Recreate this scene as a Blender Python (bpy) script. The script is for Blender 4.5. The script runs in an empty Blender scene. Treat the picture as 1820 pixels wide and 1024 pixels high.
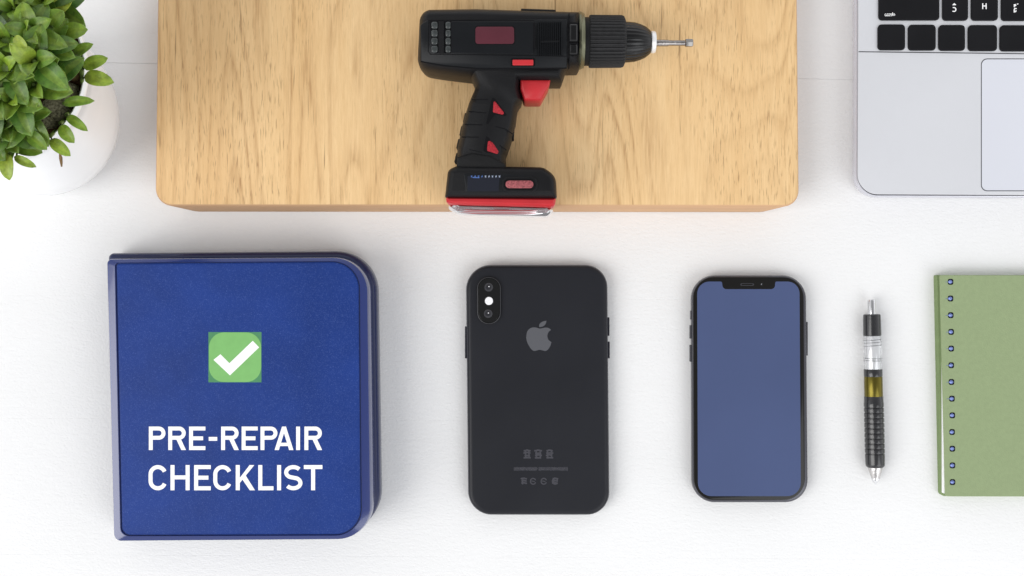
import bpy, bmesh, math, random
from mathutils import Vector, Matrix
random.seed(11)
scene = bpy.context.scene
COL = scene.collection
H = 600.0      # camera height above the table, mm
S = 0.28       # mm per photo pixel on the table plane
R = math.radians

# ------------------------------------------------------------------ coordinates
def W(px, py, z):
    k = S * (H - z) / H
    return Vector(((px - 910) * k, (512 - py) * k, z))
def mmk(z): return S * (H - z) / H

# ------------------------------------------------------------------ materials
def srgb(r, g, b):
    f = lambda c: (c/255/12.92) if c/255 <= 0.04045 else ((c/255+0.055)/1.055)**2.4
    return (f(r), f(g), f(b), 1)
def mat(name, col, rough=0.5, metal=0.0, bump=0.0, bscale=900, var=0.0, vscale=60, spec=0.5, coat=0.0, trans=0.0, ior=1.45, stretch=(1,1,1), emit=0):
    m = bpy.data.materials.new(name); m.use_nodes = True
    nt = m.node_tree; b = nt.nodes['Principled BSDF']
    b.inputs['Base Color'].default_value = col
    b.inputs['Roughness'].default_value = rough
    b.inputs['Metallic'].default_value = metal
    b.inputs['Specular IOR Level'].default_value = spec
    b.inputs['Coat Weight'].default_value = coat
    b.inputs['Coat Roughness'].default_value = 0.05
    b.inputs['Transmission Weight'].default_value = trans
    b.inputs['IOR'].default_value = ior
    tc = nt.nodes.new('ShaderNodeTexCoord'); mp = nt.nodes.new('ShaderNodeMapping')
    mp.inputs['Scale'].default_value = stretch
    nt.links.new(tc.outputs['Object'], mp.inputs['Vector'])
    if var > 0:
        n = nt.nodes.new('ShaderNodeTexNoise'); n.inputs['Scale'].default_value = vscale; n.inputs['Detail'].default_value = 5
        nt.links.new(mp.outputs[0], n.inputs['Vector'])
        rmp = nt.nodes.new('ShaderNodeValToRGB')
        lo = [c*(1-var) for c in col[:3]]; hi = [min(1, c*(1+var)) for c in col[:3]]
        rmp.color_ramp.elements[0].color = (*lo, 1); rmp.color_ramp.elements[1].color = (*hi, 1)
        rmp.color_ramp.elements[0].position = .3; rmp.color_ramp.elements[1].position = .7
        nt.links.new(n.outputs['Fac'], rmp.inputs[0]); nt.links.new(rmp.outputs[0], b.inputs['Base Color'])
        mr = nt.nodes.new('ShaderNodeMapRange'); mr.inputs['To Min'].default_value = max(.02, rough*.85); mr.inputs['To Max'].default_value = min(1, rough*1.15)
        nt.links.new(n.outputs['Fac'], mr.inputs[0]); nt.links.new(mr.outputs[0], b.inputs['Roughness'])
    if bump > 0:
        n2 = nt.nodes.new('ShaderNodeTexNoise'); n2.inputs['Scale'].default_value = bscale; n2.inputs['Detail'].default_value = 3
        nt.links.new(mp.outputs[0], n2.inputs['Vector'])
        bp = nt.nodes.new('ShaderNodeBump'); bp.inputs['Strength'].default_value = bump; bp.inputs['Distance'].default_value = 0.0003
        nt.links.new(n2.outputs['Fac'], bp.inputs['Height']); nt.links.new(bp.outputs[0], b.inputs['Normal'])
    return m

def wood_mat():
    m = bpy.data.materials.new('pale_oak'); m.use_nodes = True
    nt = m.node_tree; L = nt.links; N = nt.nodes; b = N['Principled BSDF']
    b.inputs['Roughness'].default_value = .55; b.inputs['Specular IOR Level'].default_value = .25
    tc = N.new('ShaderNodeTexCoord')
    def mp(sx, sy, off=(0,0,0)):
        q = N.new('ShaderNodeMapping'); q.inputs['Scale'].default_value = (sx, sy, 1); q.inputs['Location'].default_value = off
        L.new(tc.outputs['Object'], q.inputs['Vector']); return q.outputs[0]
    def noise(v, sc, det=4, dist=0, rough=.5):
        n = N.new('ShaderNodeTexNoise'); n.inputs['Scale'].default_value = sc; n.inputs['Detail'].default_value = det
        n.inputs['Distortion'].default_value = dist; n.inputs['Roughness'].default_value = rough
        L.new(v, n.inputs['Vector']); return n.outputs['Fac']
    def rng(v, a, bb, c, d):
        r = N.new('ShaderNodeMapRange'); r.inputs['From Min'].default_value = a; r.inputs['From Max'].default_value = bb
        r.inputs['To Min'].default_value = c; r.inputs['To Max'].default_value = d; L.new(v, r.inputs[0]); return r.outputs[0]
    def mul(a, c):
        r = N.new('ShaderNodeMath'); r.operation = 'MULTIPLY'; L.new(a, r.inputs[0])
        if isinstance(c, float): r.inputs[1].default_value = c
        else: L.new(c, r.inputs[1])
        return r.outputs[0]
    def mix(f, a, c):
        r = N.new('ShaderNodeMix'); r.data_type = 'RGBA'; L.new(f, r.inputs[0])
        for s, v in ((6, a), (7, c)):
            if isinstance(v, tuple): r.inputs[s].default_value = v
            else: L.new(v, r.inputs[s])
        return r.outputs[2]
    # growth rings: contour lines of a stretched smooth noise field -> cathedral figure
    fld = noise(mp(1, .16, (3.1, 1.7, 0)), 13, 2, .35)
    sn = N.new('ShaderNodeMath'); sn.operation = 'MULTIPLY'; sn.inputs[1].default_value = 34
    L.new(fld, sn.inputs[0])
    fr = N.new('ShaderNodeMath'); fr.operation = 'FRACT'; L.new(sn.outputs[0], fr.inputs[0])
    ring = rng(fr.outputs[0], .55, 1, 0, 1)
    sm = N.new('ShaderNodeMath'); sm.operation = 'POWER'; sm.inputs[1].default_value = 1.6; L.new(ring, sm.inputs[0])
    # cut ring edge softly at wrap
    rg2 = rng(fr.outputs[0], 0, .16, 1, 0)
    rgm = N.new('ShaderNodeMath'); rgm.operation = 'MAXIMUM'; L.new(sm.outputs[0], rgm.inputs[0]); L.new(mul(rg2, .8), rgm.inputs[1])
    brk = rng(noise(mp(1, .2, (9, 2, 0)), 22, 4), .34, .6, .2, 1)
    brk2 = rng(noise(mp(1, .07), 1000, 3), .35, .65, .15, 1)
    ringf = mul(mul(mul(rgm.outputs[0], brk), brk2), .75)
    fine = rng(noise(mp(1, .06, (1, 0, 0)), 900, 5, .3, .75), .32, .68, 0, .8)
    wide = rng(noise(mp(1, .07, (5, 4, 0)), 42, 4), .3, .7, 0, 1)
    pores = rng(noise(mp(1, .07, (2, 7, 0)), 1900, 2, .4), .57, .70, 0, .8)
    poremask = rng(noise(mp(1, .35, (8, 1, 0)), 30, 3), .42, .6, .12, 1)
    cracks = rng(noise(mp(1, .035, (4, 3, 0)), 560, 3, .5), .69, .74, 0, .8)
    base = mix(wide, srgb(234, 202, 153), srgb(224, 187, 135))
    # glued strips: left strip slightly deeper in tone
    sx = N.new('ShaderNodeSeparateXYZ'); L.new(tc.outputs['Object'], sx.inputs[0])
    lft = rng(sx.outputs[0], -0.1042, -0.1038, 1, 0)
    base = mix(mul(lft, .28), base, srgb(208, 168, 118))
    base = mix(mul(fine, .5), base, srgb(196, 152, 98))
    base = mix(ringf, base, srgb(160, 116, 70))
    base = mix(mul(mul(pores, poremask), .65), base, srgb(120, 82, 45))
    base = mix(mul(cracks, .8), base, srgb(110, 76, 42))
    L.new(base, b.inputs['Base Color'])
    bp = N.new('ShaderNodeBump'); bp.inputs['Strength'].default_value = .25; bp.inputs['Distance'].default_value = .0003
    L.new(fine, bp.inputs['Height']); L.new(bp.outputs[0], b.inputs['Normal'])
    return m

def table_mat():
    m = bpy.data.materials.new('white_painted_wood'); m.use_nodes = True
    nt = m.node_tree; L = nt.links; N = nt.nodes; b = N['Principled BSDF']
    b.inputs['Roughness'].default_value = .62; b.inputs['Specular IOR Level'].default_value = .2
    tc = N.new('ShaderNodeTexCoord')
    def noise(sx, sy, sc, det, rot=0):
        q = N.new('ShaderNodeMapping'); q.inputs['Scale'].default_value = (sx, sy, 1); q.inputs['Rotation'].default_value = (0,0,rot)
        L.new(tc.outputs['Object'], q.inputs['Vector'])
        n = N.new('ShaderNodeTexNoise'); n.inputs['Scale'].default_value = sc; n.inputs['Detail'].default_value = det; n.inputs['Distortion'].default_value = .4
        L.new(q.outputs[0], n.inputs['Vector']); return n.outputs['Fac']
    a = noise(.3, 1, 620, 4); c = noise(.7, 1, 1100, 2, .5); d = noise(.4, 1, 18, 4)
    ad = N.new('ShaderNodeMath'); ad.operation = 'ADD'; L.new(a, ad.inputs[0]); L.new(c, ad.inputs[1])
    bp = N.new('ShaderNodeBump'); bp.inputs['Strength'].default_value = .42; bp.inputs['Distance'].default_value = .0004
    L.new(ad.outputs[0], bp.inputs['Height']); L.new(bp.outputs[0], b.inputs['Normal'])
    r = N.new('ShaderNodeValToRGB'); r.color_ramp.elements[0].position = .3; r.color_ramp.elements[1].position = .7
    r.color_ramp.elements[0].color = (.80, .80, .798, 1); r.color_ramp.elements[1].color = (.835, .835, .835, 1)
    L.new(d, r.inputs[0]); L.new(r.outputs[0], b.inputs['Base Color'])
    return m

def leaf_mat():
    m = bpy.data.materials.new('succulent_leaf'); m.use_nodes = True
    nt = m.node_tree; L = nt.links; N = nt.nodes; b = N['Principled BSDF']
    b.inputs['Roughness'].default_value = .38; b.inputs['Specular IOR Level'].default_value = .45
    b.inputs['Subsurface Weight'].default_value = .12; b.inputs['Subsurface Radius'].default_value = (.002, .004, .001)
    at = N.new('ShaderNodeAttribute'); at.attribute_name = 'tint'
    tc = N.new('ShaderNodeTexCoord')
    n = N.new('ShaderNodeTexNoise'); n.inputs['Scale'].default_value = 320; n.inputs['Detail'].default_value = 6; n.inputs['Roughness'].default_value = .7
    L.new(tc.outputs['Object'], n.inputs['Vector'])
    r = N.new('ShaderNodeMapRange'); r.inputs['From Min'].default_value = .3; r.inputs['From Max'].default_value = .7; r.inputs['To Min'].default_value = .55; r.inputs['To Max'].default_value = 1.4
    L.new(n.outputs['Fac'], r.inputs[0])
    mx = N.new('ShaderNodeVectorMath'); mx.operation = 'SCALE'
    L.new(at.outputs['Color'], mx.inputs[0]); L.new(r.outputs[0], mx.inputs['Scale'])
    L.new(mx.outputs[0], b.inputs['Base Color'])
    bp = N.new('ShaderNodeBump'); bp.inputs['Strength'].default_value = .35; bp.inputs['Distance'].default_value = .0005
    L.new(n.outputs['Fac'], bp.inputs['Height']); L.new(bp.outputs[0], b.inputs['Normal'])
    return m

def panel_mat():
    m = mat('navy_metallic_cover', srgb(22, 52, 122), .45, 0, .25, 2600, .12, 35, spec=.25)
    nt = m.node_tree; L = nt.links; N = nt.nodes; b = N['Principled BSDF']
    src = b.inputs['Base Color'].links[0].from_socket
    tc = N.new('ShaderNodeTexCoord'); v = N.new('ShaderNodeTexNoise'); v.inputs['Scale'].default_value = 2300; v.inputs['Detail'].default_value = 2; v.inputs['Roughness'].default_value = .8
    L.new(tc.outputs['Object'], v.inputs['Vector'])
    r = N.new('ShaderNodeMapRange'); r.inputs['From Min'].default_value = .55; r.inputs['From Max'].default_value = .78; r.inputs['To Min'].default_value = 0; r.inputs['To Max'].default_value = .36
    L.new(v.outputs['Fac'], r.inputs[0])
    x = N.new('ShaderNodeMix'); x.data_type = 'RGBA'; L.new(r.outputs[0], x.inputs[0]); L.new(src, x.inputs[6]); x.inputs[7].default_value = srgb(120, 145, 205)
    L.new(x.outputs[2], b.inputs['Base Color'])
    return m

M = {
 'table': table_mat(), 'wood': wood_mat(), 'leaf': leaf_mat(), 'panel': panel_mat(),
 'wood_edge': mat('oak_edge', srgb(196, 158, 122), .6, 0, .3, 500, .12, 90, spec=.2, stretch=(.12, 1, 1)),
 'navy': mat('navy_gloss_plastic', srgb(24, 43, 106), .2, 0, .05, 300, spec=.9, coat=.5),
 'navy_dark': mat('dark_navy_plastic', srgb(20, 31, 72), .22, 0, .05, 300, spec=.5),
 'green_corner': mat('dark_green_print', srgb(80, 136, 96), .6, spec=.2, var=.05, vscale=200),
 'green_badge': mat('light_green_print', srgb(124, 180, 108), .6, spec=.2, var=.04, vscale=200),
 'white_ink': mat('white_print', (.9, .9, .9, 1), .6, spec=.2),
 'phone_back': mat('graphite_glass', srgb(33, 34, 39), .36, 0, .03, 1500, .06, 30, spec=.26),
 'phone_frame': mat('graphite_frame', srgb(44, 44, 54), .28, .5, spec=.5),
 'steel_frame': mat('steel_frame', srgb(80, 80, 86), .25, .6),
 'black_gloss': mat('black_glass', (.006, .006, .006, 1), .06, spec=.5),
 'bezel': mat('black_bezel', srgb(22, 21, 19), .12, spec=.35),
 'screen': mat('blue_screen', srgb(74, 86, 122), .18, var=.05, vscale=14, spec=.3),  # bluish reflection on the glass put into its base colour
 'lens': mat('lens_glass', (.02, .02, .024, 1), .08, spec=.7),
 'lens_ring': mat('lens_ring', srgb(66, 66, 70), .3, .3),
 'chrome': mat('chrome', (.75, .75, .76, 1), .16, 1),
 'flash': mat('flash_white', (.88, .88, .9, 1), .3, bump=.6, bscale=1600),
 'logo': mat('grey_logo', srgb(94, 95, 100), .3, .2),
 'mark': mat('faint_grey_print', srgb(60, 60, 67), .45),
 'gloom': mat('dark_slot', (.006, .006, .007, 1), .7, spec=.1),
 'body': mat('black_moulded_plastic', srgb(17, 17, 19), .45, 0, .4, 2600, .12, 120, spec=.25),
 'rubber': mat('black_rubber', srgb(22, 22, 23), .62, 0, .6, 2200, .12, 150, spec=.25),
 'knurl': mat('grey_black_rubber', srgb(40, 40, 41), .6, 0, .8, 1800, .2, 600, spec=.35),
 'dark_steel': mat('dark_steel', (.30, .28, .27, 1), .25, 1, .5, 900),
 'tip_steel': mat('tip_steel', (.22, .21, .20, 1), .2, 1),
 'smooth_black': mat('satin_black_plastic', srgb(17, 19, 22), .36, 0, .15, 2600, .08, 100, spec=.25),
 'bfit': mat('black_fittings', srgb(12, 12, 13), .22, spec=.45),
 'grey_knob': mat('dark_grey_knob', srgb(52, 56, 56), .25, var=.35, vscale=700, spec=.5),
 'red': mat('red_plastic', srgb(190, 44, 50), .4, 0, .2, 1500, .06, 100, spec=.4),
 'red_rubber': mat('red_mesh_rubber', srgb(160, 34, 44), .6, 0, 1.0, 1500, .35, 1400, spec=.3),
 'red_grille': mat('red_grille', srgb(150, 80, 84), .5, 0, 1.0, 1500, .45, 1500, spec=.3),
 'maroon': mat('maroon_window', srgb(84, 38, 48), .12, spec=.5, var=.1, vscale=60),
 'blue_ink': mat('blue_print', srgb(70, 100, 160), .5),
 'pale_ink': mat('pale_print', srgb(150, 160, 180), .5),
 'label_dark': mat('dark_label', srgb(24, 27, 38), .3),
 'clear': mat('smoky_clear_plastic', (.62, .60, .61, 1), .08, trans=.7, ior=1.45),
 'olive_metal': mat('olive_metal', srgb(112, 112, 92), .3, .8),
 'steel': mat('brushed_steel', (.58, .56, .55, 1), .22, 1, .4, 900),
 'dull_white': mat('silver_white', (.8, .8, .8, 1), .35, .3),
 'alu': mat('silver_aluminium', srgb(215, 216, 220), .42, .25, .25, 3200, .02, 16, spec=.4),
 'alu_rim': mat('aluminium_rim', srgb(214, 214, 222), .25, .6),
 'pad': mat('trackpad_glass', srgb(214, 216, 224), .3, .1, spec=.4, var=.015, vscale=12),
 'dark_line': mat('dark_gap', srgb(56, 56, 62), .6, spec=.2),
 'key': mat('black_key', srgb(18, 18, 21), .45, 0, .2, 2600, .08, 70, spec=.22),
 'green_card': mat('sage_green_card', srgb(143, 158, 120), .75, 0, .5, 1700, .035, 500, spec=.15),
 'green_edge': mat('dark_sage_card', srgb(124, 142, 100), .75, 0, .3, 1500, .06, 200, spec=.15),
 'paper': mat('white_paper', (.86, .86, .86, 1), .8, spec=.1, bump=.4, bscale=900, stretch=(1,1,30)),
 'coil': mat('blue_coil', srgb(112, 128, 186), .25, .35, spec=.6),
 'ceramic': mat('white_ceramic', (.88, .88, .88, 1), .22, 0, .06, 60, spec=.45, coat=.3),
 'soil': mat('dark_soil', srgb(80, 56, 44), .9, 0, 1.0, 500, .6, 500, spec=.1),
 'bark': mat('brown_husk', srgb(112, 90, 62), .8, 0, .8, 700, .35, 400, spec=.1),
 'mesh_grey': mat('grey_green_mesh', srgb(118, 114, 92), .85, 0, 1.0, 1300, .75, 1100, spec=.2),
 'stem': mat('green_stem', srgb(96, 120, 48), .6, var=.2, vscale=200),
 'pen_black': mat('pen_black_rubber', srgb(36, 36, 38), .2, 0, .05, 900, .08, 100, spec=.8),
 'gold': mat('olive_gold_metal', srgb(108, 98, 40), .28, .85),
 'pen_clear': mat('clear_pen_plastic', (.9, .91, .93, 1), .06, trans=.6, ior=1.4, metal=.15),
 'wire': mat('grey_wire', srgb(120, 120, 124), .25, .9),
}

# ------------------------------------------------------------------ mesh helpers
class MB:
    def __init__(s): s.v = []; s.f = []; s.mi = []; s.tint = []
    def add(s, vs, fs, mi=0, tint=None):
        o = len(s.v); s.v += [Vector(v) for v in vs]
        for f in fs: s.f.append([i+o for i in f]); s.mi.append(mi); s.tint.append(tint)
        return s
    def rings(s, rings, cap0=True, cap1=True, closed=True, mi=0, mi_top=None):
        o = len(s.v); n = len(rings[0])
        for r in rings: s.v += [Vector(v) for v in r]
        for k in range(len(rings)-1):
            for i in range(n if closed else n-1):
                j = (i+1) % n
                s.f.append([o+k*n+i, o+k*n+j, o+(k+1)*n+j, o+(k+1)*n+i]); s.mi.append(mi); s.tint.append(None)
        if cap0: s.f.append([o+i for i in reversed(range(n))]); s.mi.append(mi); s.tint.append(None)
        if cap1: s.f.append([o+(len(rings)-1)*n+i for i in range(n)]); s.mi.append(mi if mi_top is None else mi_top); s.tint.append(None)
        return s
    def build(s, name, mats, parent=None, sharp=38):
        org = Vector(parent['_o']) if parent else Vector((0,0,0))
        root = parent
        me = bpy.data.meshes.new(name)
        me.from_pydata([tuple((v-org)*.001) for v in s.v], [], s.f)
        if not isinstance(mats, (list, tuple)): mats = [mats]
        for m in mats: me.materials.append(m)
        for p, i in zip(me.polygons, s.mi): p.material_index = i; p.use_smooth = True
        if any(t is not None for t in s.tint):
            at = me.color_attributes.new('tint', 'FLOAT_COLOR', 'CORNER')
            for p, t in zip(me.polygons, s.tint):
                for li in p.loop_indices: at.data[li].color = (*t, 1)
        bm = bmesh.new(); bm.from_mesh(me)
        bmesh.ops.recalc_face_normals(bm, faces=bm.faces)
        big = [f for f in bm.faces if len(f.verts) > 4]
        if big:
            res = bmesh.ops.triangulate(bm, faces=big, ngon_method='EAR_CLIP')
            for f in res['faces']: f.smooth = False
        bm.to_mesh(me); bm.free()
        me.set_sharp_from_angle(angle=R(sharp))
        o = bpy.data.objects.new(name, me); COL.objects.link(o)
        if root: o.parent = root; o['_o'] = tuple(org)
        else: o['_o'] = (0,0,0)
        return o
def root(name, org, label, cat, group=None):
    o = bpy.data.objects.new(name, None); COL.objects.link(o)
    o.empty_display_size = .01
    o.location = Vector(org)*.001; o['_o'] = tuple(org); o['label'] = label; o['category'] = cat
    if group: o['group'] = group
    return o

def area(p): return sum(p[i][0]*p[(i+1)%len(p)][1]-p[(i+1)%len(p)][0]*p[i][1] for i in range(len(p)))/2
def ccw(p): return p if area(p) > 0 else p[::-1]
def fillet(pts, seg=8):
    """pts (x, y, r) -> list of (x, y) with rounded corners"""
    out = []; n = len(pts)
    for i in range(n):
        x, y, r = pts[i]; p = Vector((x, y)); a = Vector(pts[i-1][:2]); b = Vector(pts[(i+1)%n][:2])
        if r <= 0: out.append((x, y)); continue
        u = (a-p); v = (b-p); lu, lv = u.length, v.length; u /= lu; v /= lv
        ang = u.angle(v); t = r/math.tan(ang/2); t = min(t, lu*.499, lv*.499); rr = t*math.tan(ang/2)
        c = p + (u+v).normalized()*(rr/math.sin(ang/2))
        s0 = p+u*t-c; s1 = p+v*t-c
        a0 = math.atan2(s0.y, s0.x); a1 = math.atan2(s1.y, s1.x); d = (a1-a0+math.pi) % (2*math.pi) - math.pi
        for k in range(seg+1):
            q = a0+d*k/seg; out.append((c.x+rr*math.cos(q), c.y+rr*math.sin(q)))
    return out
def rr(x0, y0, x1, y1, r): return [(x0,y0,r),(x1,y0,r),(x1,y1,r),(x0,y1,r)]
def toW(pts, z):
    return ccw([tuple(W(x, y, z)[:2]) for x, y in pts])
def off(poly, d):
    """inset a CCW polygon by d mm"""
    n = len(poly); out = []
    for i in range(n):
        p = Vector(poly[i]); a = p-Vector(poly[i-1]); b = Vector(poly[(i+1)%n])-p
        if a.length < 1e-6: a = b
        if b.length < 1e-6: b = a
        a = a.normalized(); b = b.normalized()
        n1 = Vector((-a.y, a.x)); n2 = Vector((-b.y, b.x))
        q = 1+n1.dot(n2); q = max(q, .35)
        out.append(tuple(p+(n1+n2)/q*d))
    return out
def inset(pts, zref, d, seg=8):
    """outline in px with corner radii -> mm outline inset by d; the corner arcs keep their vertex count"""
    k = mmk(zref); c = [(*W(x, y, zref)[:2], r*k) for x, y, r in pts]
    if area([(a[0], a[1]) for a in c]) < 0: c = c[::-1]
    o = []; n = len(c)
    for i in range(n):
        p = Vector(c[i][:2]); a = (p-Vector(c[i-1][:2])).normalized(); b = (Vector(c[(i+1)%n][:2])-p).normalized()
        n1 = Vector((-a.y, a.x)); n2 = Vector((-b.y, b.x)); q = p+(n1+n2)/max(.3, 1+n1.dot(n2))*d
        cross = a.x*b.y-a.y*b.x; r = c[i][2]
        o.append((q.x, q.y, 0 if r <= 0 else max(.02, r-d if cross > 0 else r+d)))
    return fillet(o, seg)
def slab(mb, pts, zref, layers, seg=8, mi=0, mi_top=None):
    """pts (x,y,r) photo px seen at height zref; layers (inset mm, z) bottom to top"""
    mb.rings([[(x, y, z) for x, y in inset(pts, zref, d, seg)] for d, z in layers], mi=mi, mi_top=mi_top)
    return mb
def plate(pts, z0, z1, seg=8, e=.15):
    return slab(MB(), pts, z1, [(0, z0), (0, z1-e), (e, z1)], seg)
def lathe(mb, prof, c, axis, up, n=48, mod=None, mi=0, cap0=True, cap1=True):
    """prof (distance along axis, radius)"""
    axis = Vector(axis).normalized(); u = Vector(up).normalized(); w = axis.cross(u)
    rg = []
    for k, (d, r) in enumerate(prof):
        ring = []
        for i in range(n):
            a = 2*math.pi*i/n; r2 = r*(mod(k, i) if mod else 1)
            ring.append(Vector(c)+axis*d+(u*math.cos(a)+w*math.sin(a))*r2)
        rg.append(ring)
    mb.rings(rg, cap0, cap1, mi=mi); return mb
def tube(mb, pts, r, n=8, mi=0, tint=None):
    rg = []
    for i, p in enumerate(pts):
        p = Vector(p); d = (Vector(pts[min(i+1, len(pts)-1)])-Vector(pts[max(i-1, 0)])).normalized()
        u = d.orthogonal().normalized() if abs(d.z) > .9 else d.cross(Vector((0,0,1))).normalized(); w = d.cross(u)
        rad = r[i] if isinstance(r, (list, tuple)) else r
        rg.append([p+(u*math.cos(2*math.pi*k/n)+w*math.sin(2*math.pi*k/n))*rad for k in range(n)])
    mb.rings(rg, mi=mi); return mb
def arc(cx, cy, rx, ry, a0, a1, n=14):
    return [(cx+rx*math.cos(R(a0+(a1-a0)*k/n)), cy+ry*math.sin(R(a0+(a1-a0)*k/n))) for k in range(n+1)]
_lift = [0]
def ribbon(mb, pl, t, z0, z1, mi=0):
    """flat raised stroke along a px polyline, thickness t px"""
    _lift[0] = (_lift[0]+1) % 7
    z1 = z1+_lift[0]*.012
    L_, R_ = [], []
    n = len(pl)
    for i in range(n):
        p = Vector(pl[i]); a = (p-Vector(pl[i-1])) if i else None; b = (Vector(pl[i+1])-p) if i < n-1 else None
        if a is None: a = b
        if b is None: b = a
        a = a.normalized(); b = b.normalized(); n1 = Vector((-a.y, a.x)); n2 = Vector((-b.y, b.x))
        m = (n1+n2)/max(.3, 1+n1.dot(n2))*t/2
        L_.append(p+m); R_.append(p-m)
    poly = toW([tuple(q) for q in L_+R_[::-1]], z1)
    mb.rings([[(x, y, z0) for x, y in poly], [(x, y, z1) for x, y in poly]])
def polyplate(mb, pts, z0, z1):
    _lift[0] = (_lift[0]+1) % 7
    z1 = z1+_lift[0]*.012
    poly = toW(pts, z1)
    mb.rings([[(x, y, z0) for x, y in poly], [(x, y, z1) for x, y in poly]])
def glyph(mb, ch, x0, x1, yt, yb, t, z0, z1):
    w, h = x1-x0, yb-yt; q = t/2; ym = (yt+yb)/2
    def rb(p, tt=t): ribbon(mb, p, tt, z0, z1)
    if ch in 'PR':
        rr_ = (h*.56-t)/2; cy = yt+q+rr_
        rb([(x0+q, yb), (x0+q, yt)])
        rb([(x0+t*.5, yt+q), (x1-q-rr_, yt+q)]+arc(x1-q-rr_, cy, rr_, rr_, -90, 90)+[(x0+t*.5, cy+rr_)])
        if ch == 'R':
            polyplate(mb, [(x0+w*.42, cy+rr_), (x0+w*.42+t*1.1, cy+rr_-q*.4), (x1+.5, yb), (x1-t*1.12, yb)], z0, z1)
    elif ch == 'E':
        rb([(x0+q, yb), (x0+q, yt)]); rb([(x0+q, yt+q), (x1, yt+q)]); rb([(x0+q, yb-q), (x1, yb-q)]); rb([(x0+q, ym), (x1-w*.14, ym)])
    elif ch == '-': rb([(x0, ym+1), (x1, ym+1)])
    elif ch == 'A':
        c = (x0+x1)/2
        polyplate(mb, [(x0, yb), (x0+t*1.1, yb), (c+t*.5, yt), (c-t*.5, yt)], z0, z1)
        polyplate(mb, [(x1, yb), (x1-t*1.1, yb), (c-t*.5, yt), (c+t*.5, yt)], z0, z1)
        rb([(x0+w*.25, yb-h*.24), (x1-w*.25, yb-h*.24)], t*.85)
    elif ch == 'I': rb([((x0+x1)/2, yb), ((x0+x1)/2, yt)])
    elif ch == 'C':
        rx = w/2-q; r2 = rx
        rb(arc(x0+q+rx, yt+q+r2, rx, r2, -22, -180)+arc(x0+q+rx, yb-q-r2, rx, r2, 180, 22))
    elif ch == 'H':
        rb([(x0+q, yb), (x0+q, yt)]); rb([(x1-q, yb), (x1-q, yt)]); rb([(x0+q, ym-.5), (x1-q, ym-.5)])
    elif ch == 'K':
        rb([(x0+q, yb), (x0+q, yt)])
        polyplate(mb, [(x1-t*1.25, yt), (x1-.5, yt), (x0+t*.9, yb-h*.27), (x0+t*.9, yb-h*.47)], z0, z1)
        polyplate(mb, [(x0+w*.34, yt+h*.56), (x0+w*.34+t*.75, yt+h*.38), (x1+.5, yb), (x1-t*1.2, yb)], z0, z1)
    elif ch == 'L': rb([(x0+q, yt), (x0+q, yb)]); rb([(x0+q, yb-q), (x1, yb-q)])
    elif ch == 'T': rb([(x0, yt+q), (x1, yt+q)]); rb([((x0+x1)/2, yt+q), ((x0+x1)/2, yb)])
    elif ch == 'S':
        cx = (x0+x1)/2; ry = (h-t)/4; rx = w/2-q
        rb(arc(cx, yt+q+ry, rx, ry, -35, -180, 10)+arc(cx, yt+q+ry, rx, ry, 180, 120, 5)[1:]+arc(cx, yb-q-ry, rx, ry, -60, 0, 5)+arc(cx, yb-q-ry, rx, ry, 0, 145, 12)[1:])

# ------------------------------------------------------------------ table
mb = MB()
ys = [-1100]
seams = [-250, 128, 530, 748, 990, 1330]
TH = 1100
edges = []
for s in sorted(seams, reverse=True): edges.append((512-s)*S)
prof = [(-TH, 0)]
for i, e in enumerate(edges):
    dp, gw = ((.35, .13) if i == 4 else (.06, .08))
    prof += [(e-gw*1.7, 0), (e-gw*.6, -dp), (e+gw*.6, -dp), (e+gw*1.7, 0)]
prof.append((TH, 0)); prof += [(TH, -25), (-TH, -25)]
tilt = math.tan(R(1.3))
ra, rb_ = [], []
for i, (y, z) in enumerate(prof):
    k = tilt if abs(y-(512-128)*S) < 2 else (tilt*.25 if abs(y) < 900 else 0)
    ra.append((-1400, y+1400*k, z)); rb_.append((1400, y-1400*k, z))
mb.rings([ra, rb_])
o = mb.build('tabletop', M['table'], None, 1.5); o['kind'] = 'structure'

# ------------------------------------------------------------------ wooden board
BZ = 22.0
bt = root('cutting_board', W(848, 150, 0), 'pale oak board with rounded corners lying under the cordless drill', 'board')
top = [(283, -190, 30), (1415, -190, 30), (1420, 366, 27), (276, 365, 30)]
top2 = [(283, -190, 30), (1415, -190, 30), (1420, 366, 56), (276, 365, 58)]
def lowered(p, z, k):   # front edge slopes outward towards the bottom
    fy = W(0, 366, BZ).y
    out = []
    for x, y in p:
        d = max(0, 1-(y-fy)/14.0) if y > fy else 1; d = d*d*(3-2*d)
        out.append((x, y-k*d, z))
    return out
mb = MB()
mb.rings([lowered(inset(top2, BZ, 1.0, 10), 0, 1.6), lowered(inset(top2, BZ, .2, 10), 1.0, 1.9), lowered(inset(top, BZ, 0, 10), BZ-.7, .25), [(x, y, BZ-.25) for x, y in inset(top, BZ, .1, 10)], [(x, y, BZ) for x, y in inset(top, BZ, .5, 10)]], mi=1, mi_top=0)
mb.build('board', [M['wood'], M['wood_edge']], bt, 50)

# ------------------------------------------------------------------ binder
bi = root('ring_binder', W(430, 700, 0), 'navy blue binder titled pre-repair checklist with a green tick badge', 'binder')
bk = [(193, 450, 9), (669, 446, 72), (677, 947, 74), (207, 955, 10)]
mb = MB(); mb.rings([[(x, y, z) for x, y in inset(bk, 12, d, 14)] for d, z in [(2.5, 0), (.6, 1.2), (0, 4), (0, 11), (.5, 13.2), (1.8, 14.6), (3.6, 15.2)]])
mb.build('back_cover', M['navy_dark'], bi)
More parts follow.
